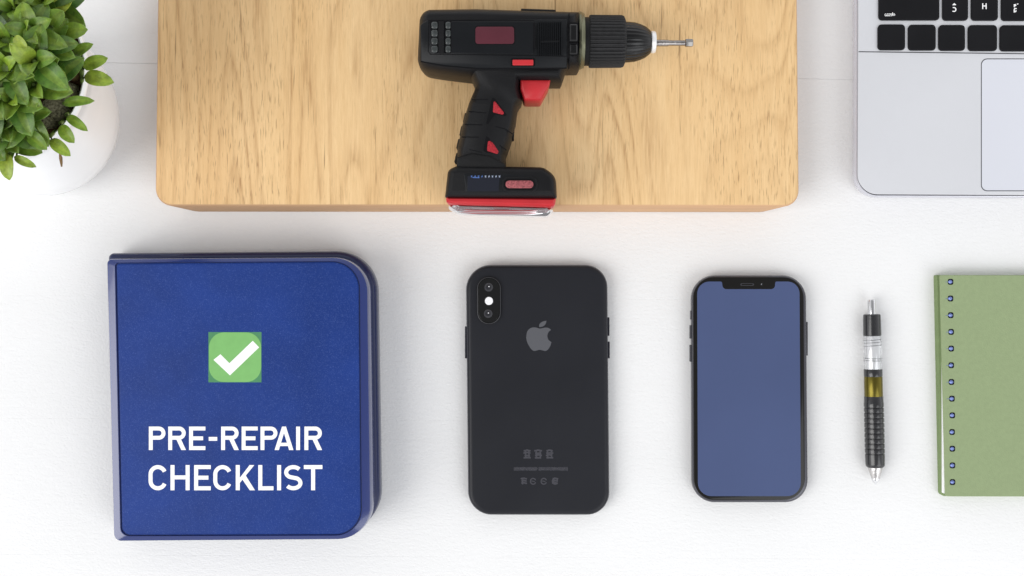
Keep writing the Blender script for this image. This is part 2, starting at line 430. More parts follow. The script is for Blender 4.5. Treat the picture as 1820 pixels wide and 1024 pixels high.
# filling between covers
mb = slab(MB(), [(203, 462, 8), (655, 458, 60), (660, 945, 60), (210, 950, 8)], 15, [(0, 15), (0, 17.2)], 14); mb.build('inner_gasket', M['bfit'], bi)
outer = inset([(191, 460, 9), (656, 457, 62), (663, 957, 60), (204, 961, 12)], 26, 0, 14)
pan = [(207, 468, 6), (638, 465, 48), (642, 950, 46), (217, 951, 16)]
inner = inset(pan, 29, 0, 14)
def lerp(t): return [(a[0]*(1-t)+b[0]*t, a[1]*(1-t)+b[1]*t) for a, b in zip(inner, outer)]
mb = MB()
lay = [(.90, 16.2), (.98, 17.2), (1, 18.5), (1, 24.5), (.97, 26.0), (.91, 27.9), (.83, 29.0), (.20, 29.75), (.14, 29.8), (.10, 29.6), (.07, 28.6), (0, 28.6)]
mb.rings([[(x, y, z) for x, y in lerp(t)] for t, z in lay])
fc = mb.build('front_cover', M['navy'], bi, 24)
mb = slab(MB(), pan, 29, [(.1, 28.7), (.1, 29.1), (.4, 29.35), (1.0, 29.4)], 14)
mb.build('cover_panel', M['panel'], fc, 40)
PZ = 29.4
sq = plate(rr(370, 590, 465, 680, 0.5), PZ-.2, PZ+.08).build('check_badge', M['green_corner'], fc)
mb = plate(rr(371, 590.5, 464.5, 679.5, 27), PZ, PZ+.14); mb.build('badge_face', M['green_badge'], sq)
mb = MB(); polyplate(mb, [(240+x/3.011, 560+y/3.011) for x, y in [(420,240),(457,210),(505,258),(630,138),(664,173),(508,323)]], PZ+.05, PZ+.2)
mb.build('check_mark', M['white_ink'], sq)
mb = MB()
for ch, a, b in [('P',264.5,294),('R',299,330),('E',336,365),('-',371,386),('R',393,424),('E',429.5,458),('P',463,493),('A',488,521.5),('I',526,533.5),('R',541,572)]:
    glyph(mb, ch, a, b, 758.3, 800, 6.9, PZ-.1, PZ+.12)
for ch, a, b in [('C',264,297),('H',303,337),('E',345,374.5),('C',379,412),('K',419,452.5),('L',459,486),('I',492.5,499.5),('S',505,537.5),('T',540,573)]:
    glyph(mb, ch, a, b, 826.7, 871.5, 7.1, PZ-.1, PZ+.12)
mb.build('title_lettering', M['white_ink'], fc)

# ------------------------------------------------------------------ phones
def rings_rr(pts, zref, lay, seg=12): return slab(MB(), pts, zref, lay, seg)
ph = root('smartphone', W(955, 692, 0), 'black smartphone lying face down with its camera and fruit logo showing', 'smartphone', 'smartphones on the table')
PT = 8.0
o1 = [(828, 471, 44), (1079, 471, 40), (1083, 914, 40), (832.5, 914, 42)]
rings_rr(o1, 4, [(2.4, 0), (1.0, .5), (.25, 1.6), (0, 3), (0, 5), (.2, 6.4), (.55, 7.1)]).build('frame', M['phone_frame'], ph)
rings_rr(o1, 4, [(.60, 6.6), (.62, 7.15), (1.0, 7.6), (1.8, 7.9), (2.8, PT)]).build('back_panel', M['phone_back'], ph, 60)
cam = rings_rr(rr(847.5, 492, 890.5, 576.5, 21), 9.2, [(0, 7.8), (0, 8.9), (.15, 9.1), (.35, 9.2), (.7, 9.2), (.85, 9.0)]).build('camera_bump', M['black_gloss'], ph)
mb = slab(MB(), rr(848.2, 492.7, 889.8, 575.8, 20.5), 9.2, [(0, 8.8), (0, 9.25), (.22, 9.3), (.32, 8.95)], 12); mb.build('bump_rim', M['lens_ring'], cam)
rings_rr(rr(850.5, 495, 887.5, 573.5, 18.5), 9.2, [(0, 8.9), (0, 9.1), (.2, 9.15)]).build('bump_glass', M['black_gloss'], cam)
def disc(name, x, y, r, z0, z1, m, par, n=28):
    mb = MB(); lathe(mb, [(0, r*mmk(z1)), (z1-z0-.1, r*mmk(z1)), (z1-z0, r*mmk(z1)-.12)], W(x, y, z1)-Vector((0,0,z1-z0)), (0,0,1), (1,0,0), n); return mb.build(name, m, par)
for (x, y) in ((868.5, 510.5), (867.5, 557.5)):
    l = disc('camera_lens', x, y, 7.6, 9.0, 9.3, M['lens_ring'], cam)
    disc('lens_glass', x, y, 5.2, 9.2, 9.36, M['lens'], l)
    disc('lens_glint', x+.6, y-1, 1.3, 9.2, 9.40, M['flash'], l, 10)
disc('flash', 869, 535, 7.2, 9.0, 9.32, M['flash'], cam)
def btn(par, x, y0, y1, m, side, w=2.6):
    z = 4; rings_rr(rr(x-w, y0, x+w, y1, 1.2), z, [(.2, z-1.4), (0, z-1), (0, z+1), (.2, z+1.4)]).build('side_button', m, par)
btn(ph, 829.0, 580, 637, M['phone_frame'], -1); btn(ph, 1080.5, 564, 597, M['phone_frame'], 1); btn(ph, 1081, 607, 637, M['phone_frame'], 1)
def smooth(pts, k=4):
    out = []; n = len(pts)
    for i in range(n):
        p0, p1, p2, p3 = [Vector(pts[(i+j-1) % n]) for j in range(4)]
        for s in range(k):
            t = s/k; out.append(tuple(.5*((2*p1)+(-p0+p2)*t+(2*p0-5*p1+4*p2-p3)*t*t+(-p0+3*p1-3*p2+p3)*t**3)))
    return out
def z3(l): return [(810+x/4.096, 450+y/4.096) for x, y in l]
mb = MB()
polyplate(mb, smooth(z3([(514,605),(519,575),(535,552),(560,541),(585,542),(605,548),(620,549),(645,543),(668,543),(684,550),(692,557),(693,559),(678,572),(669,590),(668,610),(676,632),(694,646),(696,649),(688,676),(672,701),(655,712),(640,710),(612,704),(588,709),(575,712),(560,708),(540,686),(523,655),(515,628)]), 3), PT-.05, PT+.03)
polyplate(mb, smooth(z3([(608,537),(610,518),(624,503),(645,495),(657,493),(660,494),(655,514),(642,529),(626,536)]), 3), PT-.05, PT+.03)
mb.build('fruit_logo', M['logo'], ph)
mb = MB(); rnd = random.Random(4)
for x0, x1 in ((930, 944), (949, 964), (969, 984)):
    for k in range(4):
        a = rnd.uniform(0, 2.5); ribbon(mb, [(x0+a, 801.5+k*4.1), ((x0+x1)/2, 800.5+k*4.1+rnd.uniform(-.6, 1.6)), (x1-rnd.uniform(0, 2.5), 801.5+k*4.1)], 2.8, PT-.05, PT+.02)
    ribbon(mb, [(x0+4, 801), (x0+4.5, 814)], 2.6, PT-.05, PT+.02); ribbon(mb, [(x1-4, 801), (x1-3.5, 814)], 2.6, PT-.05, PT+.02)
x = 914.0
while x < 1009:
    if not 954.5 < x < 957.5:
        ribbon(mb, [(x, 830+rnd.uniform(0, .8)), (x, 837-rnd.uniform(0, .8))], 1.3, PT-.05, PT+.02)
        if rnd.random() < .75: ribbon(mb, [(x-1, 831+rnd.uniform(0, 4.5)), (x+1.6, 831+rnd.uniform(0, 4.5))], 1.3, PT-.05, PT+.02)
    x += 2.1
for cx, k in ((931, 0), (947.5, 1), (966.5, 2), (986.5, 3)):
    if k in (0, 3):
        for j in range(3): ribbon(mb, [(cx-6+rnd.uniform(0, 2), 851+j*4), (cx, 850+j*4), (cx+6-rnd.uniform(0, 2), 851.5+j*4)], 2.8, PT-.05, PT+.02)
        ribbon(mb, [(cx-2, 850), (cx-2, 861)], 2.5, PT-.05, PT+.02)
    if k in (1, 2, 3): ribbon(mb, arc(cx, 855.5, 4.8, 5.2, 20 if k < 3 else 40, 340), 2.0, PT-.05, PT+.02)
    if k in (1, 2): ribbon(mb, [(cx-3, 855), (cx+3, 856)], 1.6, PT-.05, PT+.02)
mb.build('regulatory_marks', M['mark'], ph)

p2 = root('smartphone', W(1331, 690, 0), 'smartphone lying face up with a blank dusky blue screen and notch', 'smartphone', 'smartphones on the table')
o2 = [(1228, 489.5, 42), (1431, 489.5, 42), (1434.5, 892, 40), (1229, 892, 40)]
rings_rr(o2, 4, [(2.2, 0), (.9, .5), (.2, 1.6), (0, 3), (0, 5), (.25, 6.4), (.7, 7.1), (1.1, 7.4)]).build('frame', M['steel_frame'], p2)
gl = rings_rr([(1232, 492.5, 37), (1428.5, 492.5, 37), (1431, 889, 37), (1233, 889, 37)], 7.9, [(.4, 7.0), (.1, 7.4), (.1, 7.75), (.55, 7.9)]).build('front_glass', M['bezel'], p2)
sc_ = [(1239, 500.5, 24), (1283, 500.5, 3), (1285, 514, 7), (1377, 514, 7), (1378, 500.5, 3), (1421, 500.5, 24), (1423.5, 882, 24), (1240.5, 882, 24)]
plate(sc_, 7.8, 7.96, 8, .03).build('screen', M['screen'], gl)
sp = plate(rr(1316, 503.5, 1340, 508, 2.2), 7.8, 7.97, 6, .03).build('earpiece', M['steel_frame'], gl)
plate(rr(1318, 504.5, 1338, 507, 1.2), 7.9, 8.0, 6, .02).build('grille', M['bezel'], sp)
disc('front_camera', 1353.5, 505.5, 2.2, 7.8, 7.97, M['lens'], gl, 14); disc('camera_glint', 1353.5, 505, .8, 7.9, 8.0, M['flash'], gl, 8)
btn(p2, 1229.3, 552, 568, M['steel_frame'], -1); btn(p2, 1228.2, 578, 602, M['steel_frame'], -1); btn(p2, 1228.2, 613, 643, M['steel_frame'], -1)
btn(p2, 1432.3, 572, 632, M['steel_frame'], 1)

# ------------------------------------------------------------------ pen
pe = root('ballpoint_pen', W(1553, 700, 0), 'click pen with clear barrel, gold band and ribbed black grip', 'pen')
PZc = 4.7
a = W(1549, 532, PZc); b_ = W(1556.3, 862, PZc); ax = (b_-a).normalized(); k5 = mmk(PZc)
def pl(y): return (y-532)*k5
def pen(name, prof, m, n=40, mod=None, par=pe, dz=0):
    mb = MB(); lathe(mb, [(pl(y), r*k5) for y, r in prof], a+Vector((0,0,dz)), ax, (0,0,1), n, mod); return mb.build(name, m, par, 35)
pen('click_button', [(532, 4), (533, 6.6), (535.5, 7.5), (560, 7.5)], M['chrome'])
pen('collar', [(558.5, 13.5), (560, 15), (570, 15.4), (596, 15.6), (597.5, 14.5)], M['pen_black'])
br = pen('barrel', [(597, 15.2), (598, 15.6), (655, 15.8), (656.5, 15.2)], M['pen_clear'])
pen('ink_refill', [(597, 8.5), (640, 8.5), (641, 10), (657, 10)], M['dull_white'], par=br)
for y, r in ((604, 15.9), (608.5, 15.9), (614, 15.9), (637, 16.0), (641, 16.0)):
    mb = MB(); lathe(mb, [(-.12, r*k5-.05), (-.06, r*k5+.07), (.06, r*k5+.07), (.12, r*k5-.05)], a+ax*pl(y), (ax+Vector((.07*(1 if y < 620 else -.6), 0, 0))).normalized(), (0,0,1), 40, cap0=False, cap1=False); mb.build('ring_line', M['wire'], br)
pen('black_band', [(656, 15.4), (657, 16.1), (668, 16.1), (669.5, 15.6)], M['pen_black'])
pen('gold_band', [(669, 15.6), (670, 16.0), (704, 16.2), (705, 15.8)], M['gold'])
g = [(704, 15.8), (705, 16.5), (715, 16.8)]
y = 716
while y < 799:
    g += [(y, 17.1), (y+1, 17.2), (y+5.8, 17.3), (y+6.8, 17.1), (y+7.4, 15.9), (y+8.4, 15.9), (y+9.1, 17.0)]; y += 9.1
g += [(810, 17.1), (824, 16.9), (828, 16.3), (830.5, 14)]
pen('grip', g, M['pen_black'])
pen('tip_cone', [(829, 13.2), (831, 13.2), (846, 8.6), (849, 7.4), (851, 6.6)], M['steel'])
pen('tip', [(850, 7.2), (853, 6.8), (857, 4.6), (858.5, 2.2), (861, 1.1), (862, .4)], M['chrome'])

# ------------------------------------------------------------------ notebook
nb = root('spiral_notebook', W(1780, 690, 0), 'sage green spiral notebook with blue coil holes along its left edge', 'notebook')
plate([(1664.5, 489, 2), (2010, 489, 4), (2010, 882, 4), (1672.5, 882, 7)], 0, 4.2, 6, .4).build('back_cover', M['green_edge'], nb)
plate([(1676, 500, 1), (2006, 492, 2), (2006, 879, 2), (1676.8, 877, 1)], 4.2, 6.6, 3, .1).build('page_block', M['paper'], nb)
ncv = plate([(1670.5, 489, 2), (2010, 489.5, 4), (2010, 883, 4), (1680.5, 882.5, 5)], 6.6, 7.5, 6, .2).build('front_cover', M['green_card'], nb)
for i in range(13):
    t = i/12; x = 1689.5+4*t+random.uniform(-.5, .5); y = 501+356*t
    h = plate(rr(x-4.9, y-5.3, x+5.0, y+5.3, 3.2), 7.3, 7.54, 5, .03).build('punched_hole', M['gloom'], ncv)
    mb = MB(); c = W(x-.4, y, 7.5)
    pts = [(c.x+math.cos(q)*.55, c.y+random.uniform(-.05, .05), 6.32+math.sin(q)*.72) for q in [math.pi*k/8 for k in range(9)]]
    tube(mb, pts, [1.08+.10*math.sin(k*2) for k in range(9)], 10); mb.build('coil_loop', M['coil'], ncv)
mb = MB()
for i in range(13):
    t = i/12; x = 1689.5+4*t; y = 501+356*t
    if i < 8: ribbon(mb, [(x-9, y+.5), (x-5, y+.3)], .7, 7.4, 7.53)
mb.build('hole_scuff', M['coil'], ncv)

# ------------------------------------------------------------------ laptop
LZ = 12.0
lp = root('laptop', W(1800, 0, 0), 'open silver laptop with black keys and pale trackpad beside the wooden board', 'laptop')
lo = [(1521.5, -430, 38), (2420, -430, 38), (2420, 354, 38), (1519, 350.5, 40)]
slab(MB(), lo, 10, [(3.0, 1), (1.0, 2.4), (.1, 6), (0, 9), (.15, 11.2), (.45, 11.7), (.75, 11.75), (.8, 11.2)], 14).build('base_case', M['alu_rim'], lp)
slab(MB(), lo, 10, [(.82, 11.1), (.82, 11.3), (.9, 11.35)], 14).build('rim_gap', M['dark_line'], lp)
dk = slab(MB(), [(1527, -424, 34), (2414, -424, 35), (2414, 350, 35), (1524.3, 345.3, 36)], LZ, [(0, 11.0), (0, LZ-.12), (.12, LZ)], 14).build('deck', M['alu'], lp)
mb = MB(); ribbon(mb, [(1526, 92), (2410, 103)], 1.5, LZ-.05, LZ+.015); mb.build('deck_seam', M['dark_line'], lp)
fr_ = plate(rr(1743.5, 104, 2130, 340, 11), LZ-.05, LZ+.03, 8, .02).build('trackpad_gap', M['dark_line'], lp)
plate(rr(1745, 105.5, 2128.5, 338.5, 10), LZ, LZ+.06, 8, .02).build('trackpad', M['pad'], lp)
KZ = 13.2
def key(x0, y0, x1, y1):
    slab(MB(), rr(x0-.6, y0-.6, x1+.6, y1+.6, 7), LZ, [(0, LZ-.1), (0, LZ+.04), (.05, LZ+.06)]).build('key_well', M['gloom'], lp)
    return slab(MB(), rr(x0, y0, x1, y1, 6.5), KZ, [(0, LZ), (0, KZ-.35), (.12, KZ-.1), (.45, KZ), (.9, KZ-.05)]).build('key', M['key'], lp)
kk = [key(1560.5, 44, 1608, 89), key(1614.5, 44.5, 1662.5, 89.5), key(1668.5, 45, 1714.5, 90), key(1721, 45.2, 1771.5, 90.5), key(1777.5, 45.5, 1828, 91)]
ku = [key(1562, -12, 1669, 36), key(1675.5, -12, 1720, 36.5), key(1726.5, -12, 1773, 36.5), key(1780, -12, 1826, 37)]
key(1834, 46, 2000, 91.5); key(1833, -12, 1880, 37)
def leg(par, fn):
    mb = MB(); fn(mb); mb.build('key_legend', M['white_ink'], par)
kz0, kz1 = KZ-.15, KZ+.03
def l1(mb):
    for i in range(5):
        cx = 1574.5+i*3.6; ribbon(mb, arc(cx, 26.5, 1.6, 2.0, 30*i, 30*i+290, 8), .9, kz0, kz1)
    ribbon(mb, [(1586.5, 22), (1586.5, 28)], .9, kz0, kz1)
leg(ku[0], l1)
def l2(mb):
    polyplate(mb, [(1692.5, 9.5), (1696, 5.5), (1699.5, 9.0)], kz0, kz1)
    ribbon(mb, [(1693.5, 8.5), (1699, 8.0)], 1.4, kz0, kz1)
    ribbon(mb, [(1693.5, 13.5), (1696, 13.5)]+arc(1696, 17, 3, 3.4, -90, 90, 8)+[(1693, 20)], 1.7, kz0, kz1)
leg(ku[1], l2)
leg(ku[2], lambda mb: glyph(mb, 'H', 1745.8, 1753.6, 6, 16.2, 1.7, kz0, kz1))
def l4(mb):
    ribbon(mb, [(1802, 9.5), (1806, 9)], 3.4, kz0, kz1); ribbon(mb, [(1807.5, 7.2), (1810, 7.2)], 1.4, kz0, kz1); ribbon(mb, [(1802, 12), (1804, 12)], 1.4, kz0, kz1)
    ribbon(mb, [(1807, 15.5), (1803.5, 15), (1802.6, 18), (1802.6, 22)], 1.7, kz0, kz1); ribbon(mb, [(1806, 18.5), (1805.5, 20.5), (1802.5, 21.5)], 1.7, kz0, kz1)
leg(ku[3], l4)

# ------------------------------------------------------------------ cordless drill
D0 = BZ      # lies on the board
dr = root('cordless_drill', W(900, 180, BZ), 'black and red cordless drill lying on its side on the wooden board', 'drill')
DT = D0+37   # top face of motor housing
DM = D0+19
body = [(746, 18, 22), (846, 16.5, 0), (925, 19, 0), (1030.5, 22, 3), (1030.5, 122.5, 3), (1006, 123, 2), (900, 138, 10), (836, 138, 14), (780, 131, 10), (741, 124, 26)]
mh = slab(MB(), body, DM+9, [(4.5, D0), (2.0, D0+3), (.4, D0+9), (0, DM), (.15, DT-9), (.9, DT-5), (2.1, DT-2.3), (3.4, DT-.9), (4.4, DT-.4)], 8).build('motor_housing', M['body'], dr, 50)
# side panel with its own rim, lighter smooth
sp_ = slab(MB(), [(747, 43, 9), (760, 36, 2), (1008, 34, 2), (1008, 122, 2), (850, 122.5, 4), (790, 117, 8), (747.5, 110, 6)], DT+.4, [(0, DT-1), (0, DT+.1), (.35, DT+.4)], 5).build('side_panel', M['smooth_black'], dr, 50)
zt = DT+.4
def rb2(name, pl_, t, m, par, z=None):
    z = z or zt; mb = MB(); ribbon(mb, pl_, t, z-.3, z+.03); return mb.build(name, m, par)
mb = MB()
ribbon(mb, [(761, 36.6), (950, 36.6)], 1.2, zt-.3, zt+.02); ribbon(mb, [(764, 96.5), (850, 97.5), (1008, 100)], 1.3, zt-.3, zt+.02)
ribbon(mb, [(762, 38), (761, 92), (766, 97)], 1.2, zt-.3, zt+.02)
ribbon(mb, [(748, 109.5), (790, 117.2), (850, 122), (1007, 121.5)], 1.9, zt-.3, zt+.05)
mb.build('panel_groove', M['gloom'], sp_)
cp = slab(MB(), [(802, 38.5, 1), (948, 38.5, 1), (948, 96, 1), (802, 94, 1)], zt+.8, [(0, zt-.2), (0, zt+.65), (.15, zt+.8)], 3).build('cover_plate', M['smooth_black'], dr)
slab(MB(), [(843.5, 45.5, 6), (916, 45.5, 6), (916, 79.8, 6), (843.5, 79.8, 6)], zt+.85, [(0, zt+.3), (0, zt+.82), (.1, zt+.85)], 6).build('window_frame', M['gloom'], cp)
slab(MB(), [(845, 47.5, 5), (913.5, 47.5, 5), (914, 78, 5), (845, 78, 5)], zt+1.0, [(0, zt+.5), (0, zt+.95), (.2, zt+1.0)], 6).build('window', M['maroon'], cp)
plate([(947, 40, 1), (951, 40, 1), (952, 87, 1), (948, 87, 1)], zt-.2, zt+.84, 3, .02).build('slot', M['gloom'], cp)
plate([(763, 37.5, 2), (802, 37.5, 1), (802, 95, 1), (770, 95, 5)], zt-.2, zt+.05, 4, .02).build('vent_recess', M['gloom'], sp_)
plate([(779, 38, 1), (789, 38, 1), (789, 95, 1), (779, 95, 1)], zt-.2, zt+.7, 3, .15).build('vent_bar', M['body'], sp_)
for x0, x1 in ((766.5, 778), (791.5, 801.5)):
    for k in range(4):
        slab(MB(), rr(x0, 38.5+k*14.1, x1, 50.8+k*14.1, 4), zt+.8, [(0, zt-.2), (0, zt+.35), (.5, zt+.75), (1.0, zt+.85)], 5).build('vent_knob', M['grey_knob'], sp_)
mb = MB()
for k in range(13):
    x = 957+k*3.4; ribbon(mb, [(x, 38), (x, 98)], 1.5, zt-.2, zt+.9)
mb.build('ribbed_pad', M['smooth_black'], sp_)
rb2('rib_crossbar', [(962, 74.5), (993, 73.5)], 3.2, M['bfit'], sp_, zt+.75)
slab(MB(), rr(908, 103.5, 951, 118, 2), zt+.2, [(0, zt-.2), (0, zt+.15), (.1, zt+.2)], 3).build('button_surround', M['gloom'], sp_)
slab(MB(), rr(911, 106, 948, 115.8, 1.5), zt+1.1, [(0, zt-.2), (0, zt+.8), (.35, zt+1.1)], 4).build('direction_button', M['red'], sp_)
slab(MB(), [(926, 14.6, 1.5), (988, 16.6, 1.5), (988, 28, 1), (926, 28, 1)], DM+12, [(0, DM-4), (0, DM+11.2), (.5, DM+12)], 3).build('top_rail', M['rubber'], dr)
plate([(1010.8, 23, 1), (1012.2, 23, 1), (1012.2, 121.5, 1), (1010.8, 121.5, 1)], DT-3, DT-.25, 2, .02).build('housing_joint', M['gloom'], dr)
for y0, y1 in ((41, 74), (77.5, 97.5)):
    slab(MB(), rr(1010.5, y0-1, 1028, y1+1, 2), DT+.1, [(0, DT-1), (0, DT+.1)], 3).build('latch_recess', M['gloom'], dr)
    slab(MB(), rr(1012.5, y0+1.5, 1026.5, y1-1, 2.5), DT+1, [(0, DT-1), (0, DT+.5), (.6, DT+1)], 4).build('latch', M['bfit'], dr)

# grip
gr_ = [(838, 112, 0), (1000, 112, 0), (1007, 124, 2), (999, 148, 2), (955, 148, 0), (925, 148, 0), (924, 160, 0), (928.5, 180, 6), (920.5, 192, 8), (916, 222, 0), (909.5, 250, 12), (899, 279, 10), (900, 300, 4), (811.5, 300, 4), (812.5, 264, 10), (821, 224, 10), (833, 184, 10), (845, 156, 12), (836, 136, 10), (815, 128, 0)]
gh = slab(MB(), gr_, DM+8, [(3.2, D0+3), (1.4, D0+5.5), (.3, D0+10), (0, DM), (.1, DT-10), (.9, DT-6), (2.1, DT-3.6), (3.2, DT-2.5)], 6).build('grip', M['body'], dr, 50)
gz = DT-2.5
# rubber overmould sleeve panels on the grip, split by grooves
mb = MB()
for p_ in ([(838,177),(867,177)], [(833,198),(864.5,201)], [(826,221),(857,222)], [(821,243.5),(851,244)]):
    ribbon(mb, p_, 1.6, gz-.6, gz+.04)
for p_ in ([(881,225),(897,229),(911,238)], [(888,258),(900,267)]): ribbon(mb, p_, 1.5, gz-.6, gz+.04)
ribbon(mb, [(834,266),(857,271)], 1.0, gz-.6, gz+.04)
mb.build('grip_groove', M['gloom'], gh)
mb = MB()
for (x, y, a_) in ((830.5, 201, 0), (824, 224, 0), (818.5, 247, 0), (815, 272, 0)):
    slab(mb, [(x-4.5, y, 1), (x+3, y-2, 1), (x+1, y+18, 1), (x-8, y+16, 1)], DM+8, [(.5, DM-6), (0, DM-3), (0, DM+7), (.5, DM+8)], 3)
for (x, y) in ((914, 221), (911, 246)):
    slab(mb, [(x-4, y-17, 1), (x+3.5, y-18, 1), (x+2.5, y, 1), (x-4, y+1, 1)], DM+8, [(.5, DM-6), (0, DM-3), (0, DM+7), (.5, DM+8)], 3)
mb.build('grip_ridge', M['rubber'], gh, 50)
for tri, tri2 in (([(875,173,2),(879,175,3),(903,207,2),(880,203,0),(867,221,1),(864,220,1)], [(877.5,177,2),(900.5,206,3),(876,199.5,2)]),
            ([(864,242,1),(868,244,3),(887,274,3),(864,271,1),(859,268,1)], [(867.5,248,3),(876,254,5),(886,269,3),(884.5,274,2),(865.5,268,2)])):
    sr = slab(MB(), tri, gz+.12, [(0, gz-.6), (0, gz+.08), (.04, gz+.12)], 4).build('inlay_surround', M['gloom'], gh)
    slab(MB(), tri2, gz+.5, [(0, gz-.3), (0, gz+.3), (.3, gz+.5)], 4).build('red_inlay', M['red_rubber'], gh)
# flared foot of the grip
slab(MB(), [(812, 279, 4), (840, 272, 14), (872, 277, 20), (898, 291, 4), (899, 304, 0), (811, 304, 0)], gz+1.2, [(0, D0+6), (0, gz+.2), (.5, gz+.9), (1.2, gz+1.2)], 8).build('grip_foot', M['rubber'], gh, 50)
# trigger
slab(MB(), [(925, 141, 2), (979, 141, 2), (976, 152, 4), (961.5, 178, 5), (932, 178, 5), (924.5, 157, 6)], DT-6, [(1.4, D0+7), (.4, D0+9), (0, D0+11), (0, DT-7.3), (.3, DT-6.5), (.9, DT-6)], 5).build('trigger', M['red'], dr, 45)
# battery pack
bz = DT+1
bat = [(796, 302, 12), (812, 294.5, 14), (966, 297, 26), (988, 313, 26), (990, 353, 3), (790.5, 352, 3)]
bp_ = slab(MB(), bat, bz-5, [(2.5, D0+1.5), (.5, D0+4), (0, D0+10), (0, bz-6), (.4, bz-3), (1.2, bz-1.2), (2.2, bz-.3), (3.2, bz)], 7).build('battery_pack', M['body'], dr, 50)
slab(MB(), [(824, 308, 3), (905, 310, 2), (952, 313, 12), (953, 342, 12), (880, 342, 2), (828, 341, 2)], bz+.3, [(0, bz-1), (0, bz+.2), (.2, bz+.3)], 4).build('pack_panel', M['smooth_black'], bp_)
plate([(831, 313, 1), (888, 314, 1), (886, 340, 1), (831, 340, 1)], bz, bz+.4, 3, .02).build('pack_label', M['label_dark'], bp_)
mb = MB(); mb2 = MB()
for i in range(9): ribbon(mb2 if i > 3 else mb, [(838+i*6.2-1.2, 312.5+.4*(i % 2)), (838+i*6.2+1.4, 315-.5*(i % 2))], 1.1, bz+.2, bz+.43); 
for i in range(9): ribbon(mb2 if i > 3 else mb, [(838+i*6.2+1.2, 311.8), (838+i*6.2-.6, 315.6)], .9, bz+.2, bz+.43)
ribbon(mb, [(840, 315.5), (852, 316)], 1.6, bz+.2, bz+.42)
mb.build('blue_marking', M['blue_ink'], bp_); mb2.build('pale_marking', M['pale_ink'], bp_)
slab(MB(), rr(892, 314, 956, 341, 12), bz+.7, [(0, bz-.2), (0, bz+.5), (.2, bz+.7), (.9, bz+.7), (1.1, bz+.5)], 8).build('gauge_bezel', M['body'], bp_)
slab(MB(), rr(896, 319, 950, 336, 8), bz+.85, [(0, bz), (0, bz+.8), (.1, bz+.85)], 8).build('gauge_slot', M['gloom'], bp_)
slab(MB(), rr(898.5, 321, 948, 334.5, 6.5), bz+1.1, [(0, bz), (0, bz+.95), (.2, bz+1.1)], 8).build('charge_grille', M['red_grille'], bp_)
rband = [(791.5, 349, 3), (989, 351, 3), (986.5, 366, 6), (978, 368, 8), (805, 363.5, 8), (793, 361, 6)]
slab(MB(), rband, bz-6, [(1.8, D0+2), (.4, D0+5), (0, D0+9), (0, bz-9), (.4, bz-5), (1.3, bz-3.8)], 6).build('red_band', M['red'], bp_, 45)
cl = [(795, 362, 6), (984, 367, 6), (983, 378, 10), (973, 385.5, 14), (815, 381, 16), (797, 372, 10)]
cb = slab(MB(), cl, D0+22, [(3.2, D0+2), (1.2, D0+5), (.2, D0+10), (0, D0+18), (.6, D0+23), (2.2, D0+26.5), (3.4, D0+27.5)], 8).build('clear_base', M['clear'], bp_, 60)
slab(MB(), [(806, 368, 4), (972, 371, 4), (964, 380.5, 5), (814, 377.5, 5)], D0+24, [(0, D0+8), (0, D0+23.5), (.4, D0+24)], 5).build('contact_tray', M['gloom'], cb)
slab(MB(), [(876, 367.5, 1), (907, 368.5, 1), (905, 373.5, 1), (878, 373, 1)], D0+27, [(0, D0+20), (0, D0+27)], 3).build('red_tab', M['red'], cb)
mb = MB()
for k in range(3):
    yy = 374.5+k*2.7; tube(mb, [W(808+k*5, yy-2, D0+26.5), W(840, yy+.2, D0+27.6), W(890, yy+.9, D0+28), W(940, yy+1, D0+27.6), W(972-k*4, yy-1, D0+26.5)], .45, 8)
mb.build('clear_ridge', M['chrome'], cb)

# nose: ring, clutch, chuck, bit around the X axis
AZ = DM+1; ka = mmk(AZ); AY = 74.5
def nose(name, prof, m, n=64, mod=None, ay=AY, par=dr, sharp=35):
    mb = MB(); o_ = W(0, ay, AZ); o_.x = 0
    lathe(mb, [((x-910)*ka, r*ka) for x, r in prof], o_, (1,0,0), (0,0,1), n, mod); return mb.build(name, m, par, sharp)
nose('gearbox_ring', [(1026, 47), (1027.5, 50.5), (1031.5, 51.3), (1033, 50), (1034, 49.5), (1037.5, 48), (1039, 41)], M['olive_metal'], ay=72.5)
nose('neck', [(1036, 42.5), (1050, 42.5)], M['rubber'], ay=74)
nose('clutch_ring', [(1046, 42), (1047, 45.5), (1050, 46.5), (1104, 46), (1108, 44.5), (1110.5, 41), (1111, 36)], M['knurl'], 168, lambda k, i: (1.0 if (i % 4) in (0, 1) else .935) if 0 < k < 5 else .95, 74, sharp=25)
ck = nose('chuck', [(1108, 36), (1118, 35.5), (1128, 34.5), (1138, 31.5), (1147, 27.5), (1154, 22), (1158, 17.5), (1159.5, 15)], M['bfit'], 120, lambda k, i: 1.0 if (i % 4) < 2 else (.975 if k < 7 else .99), 75)
nose('chuck_nose', [(1157, 18.5), (1158.5, 19.5), (1163, 19.3), (1165, 18), (1166, 9)], M['dull_white'], ay=75, par=dr)
nose('bit_shank', [(1160, 6), (1187, 6), (1189, 5), (1218, 5)], M['dark_steel'], 24, ay=76.5)
nose('bit_tip', [(1217, 5.5), (1218.5, 7.4), (1230, 7.4), (1231.5, 6.4)], M['tip_steel'], 6, ay=76.5)

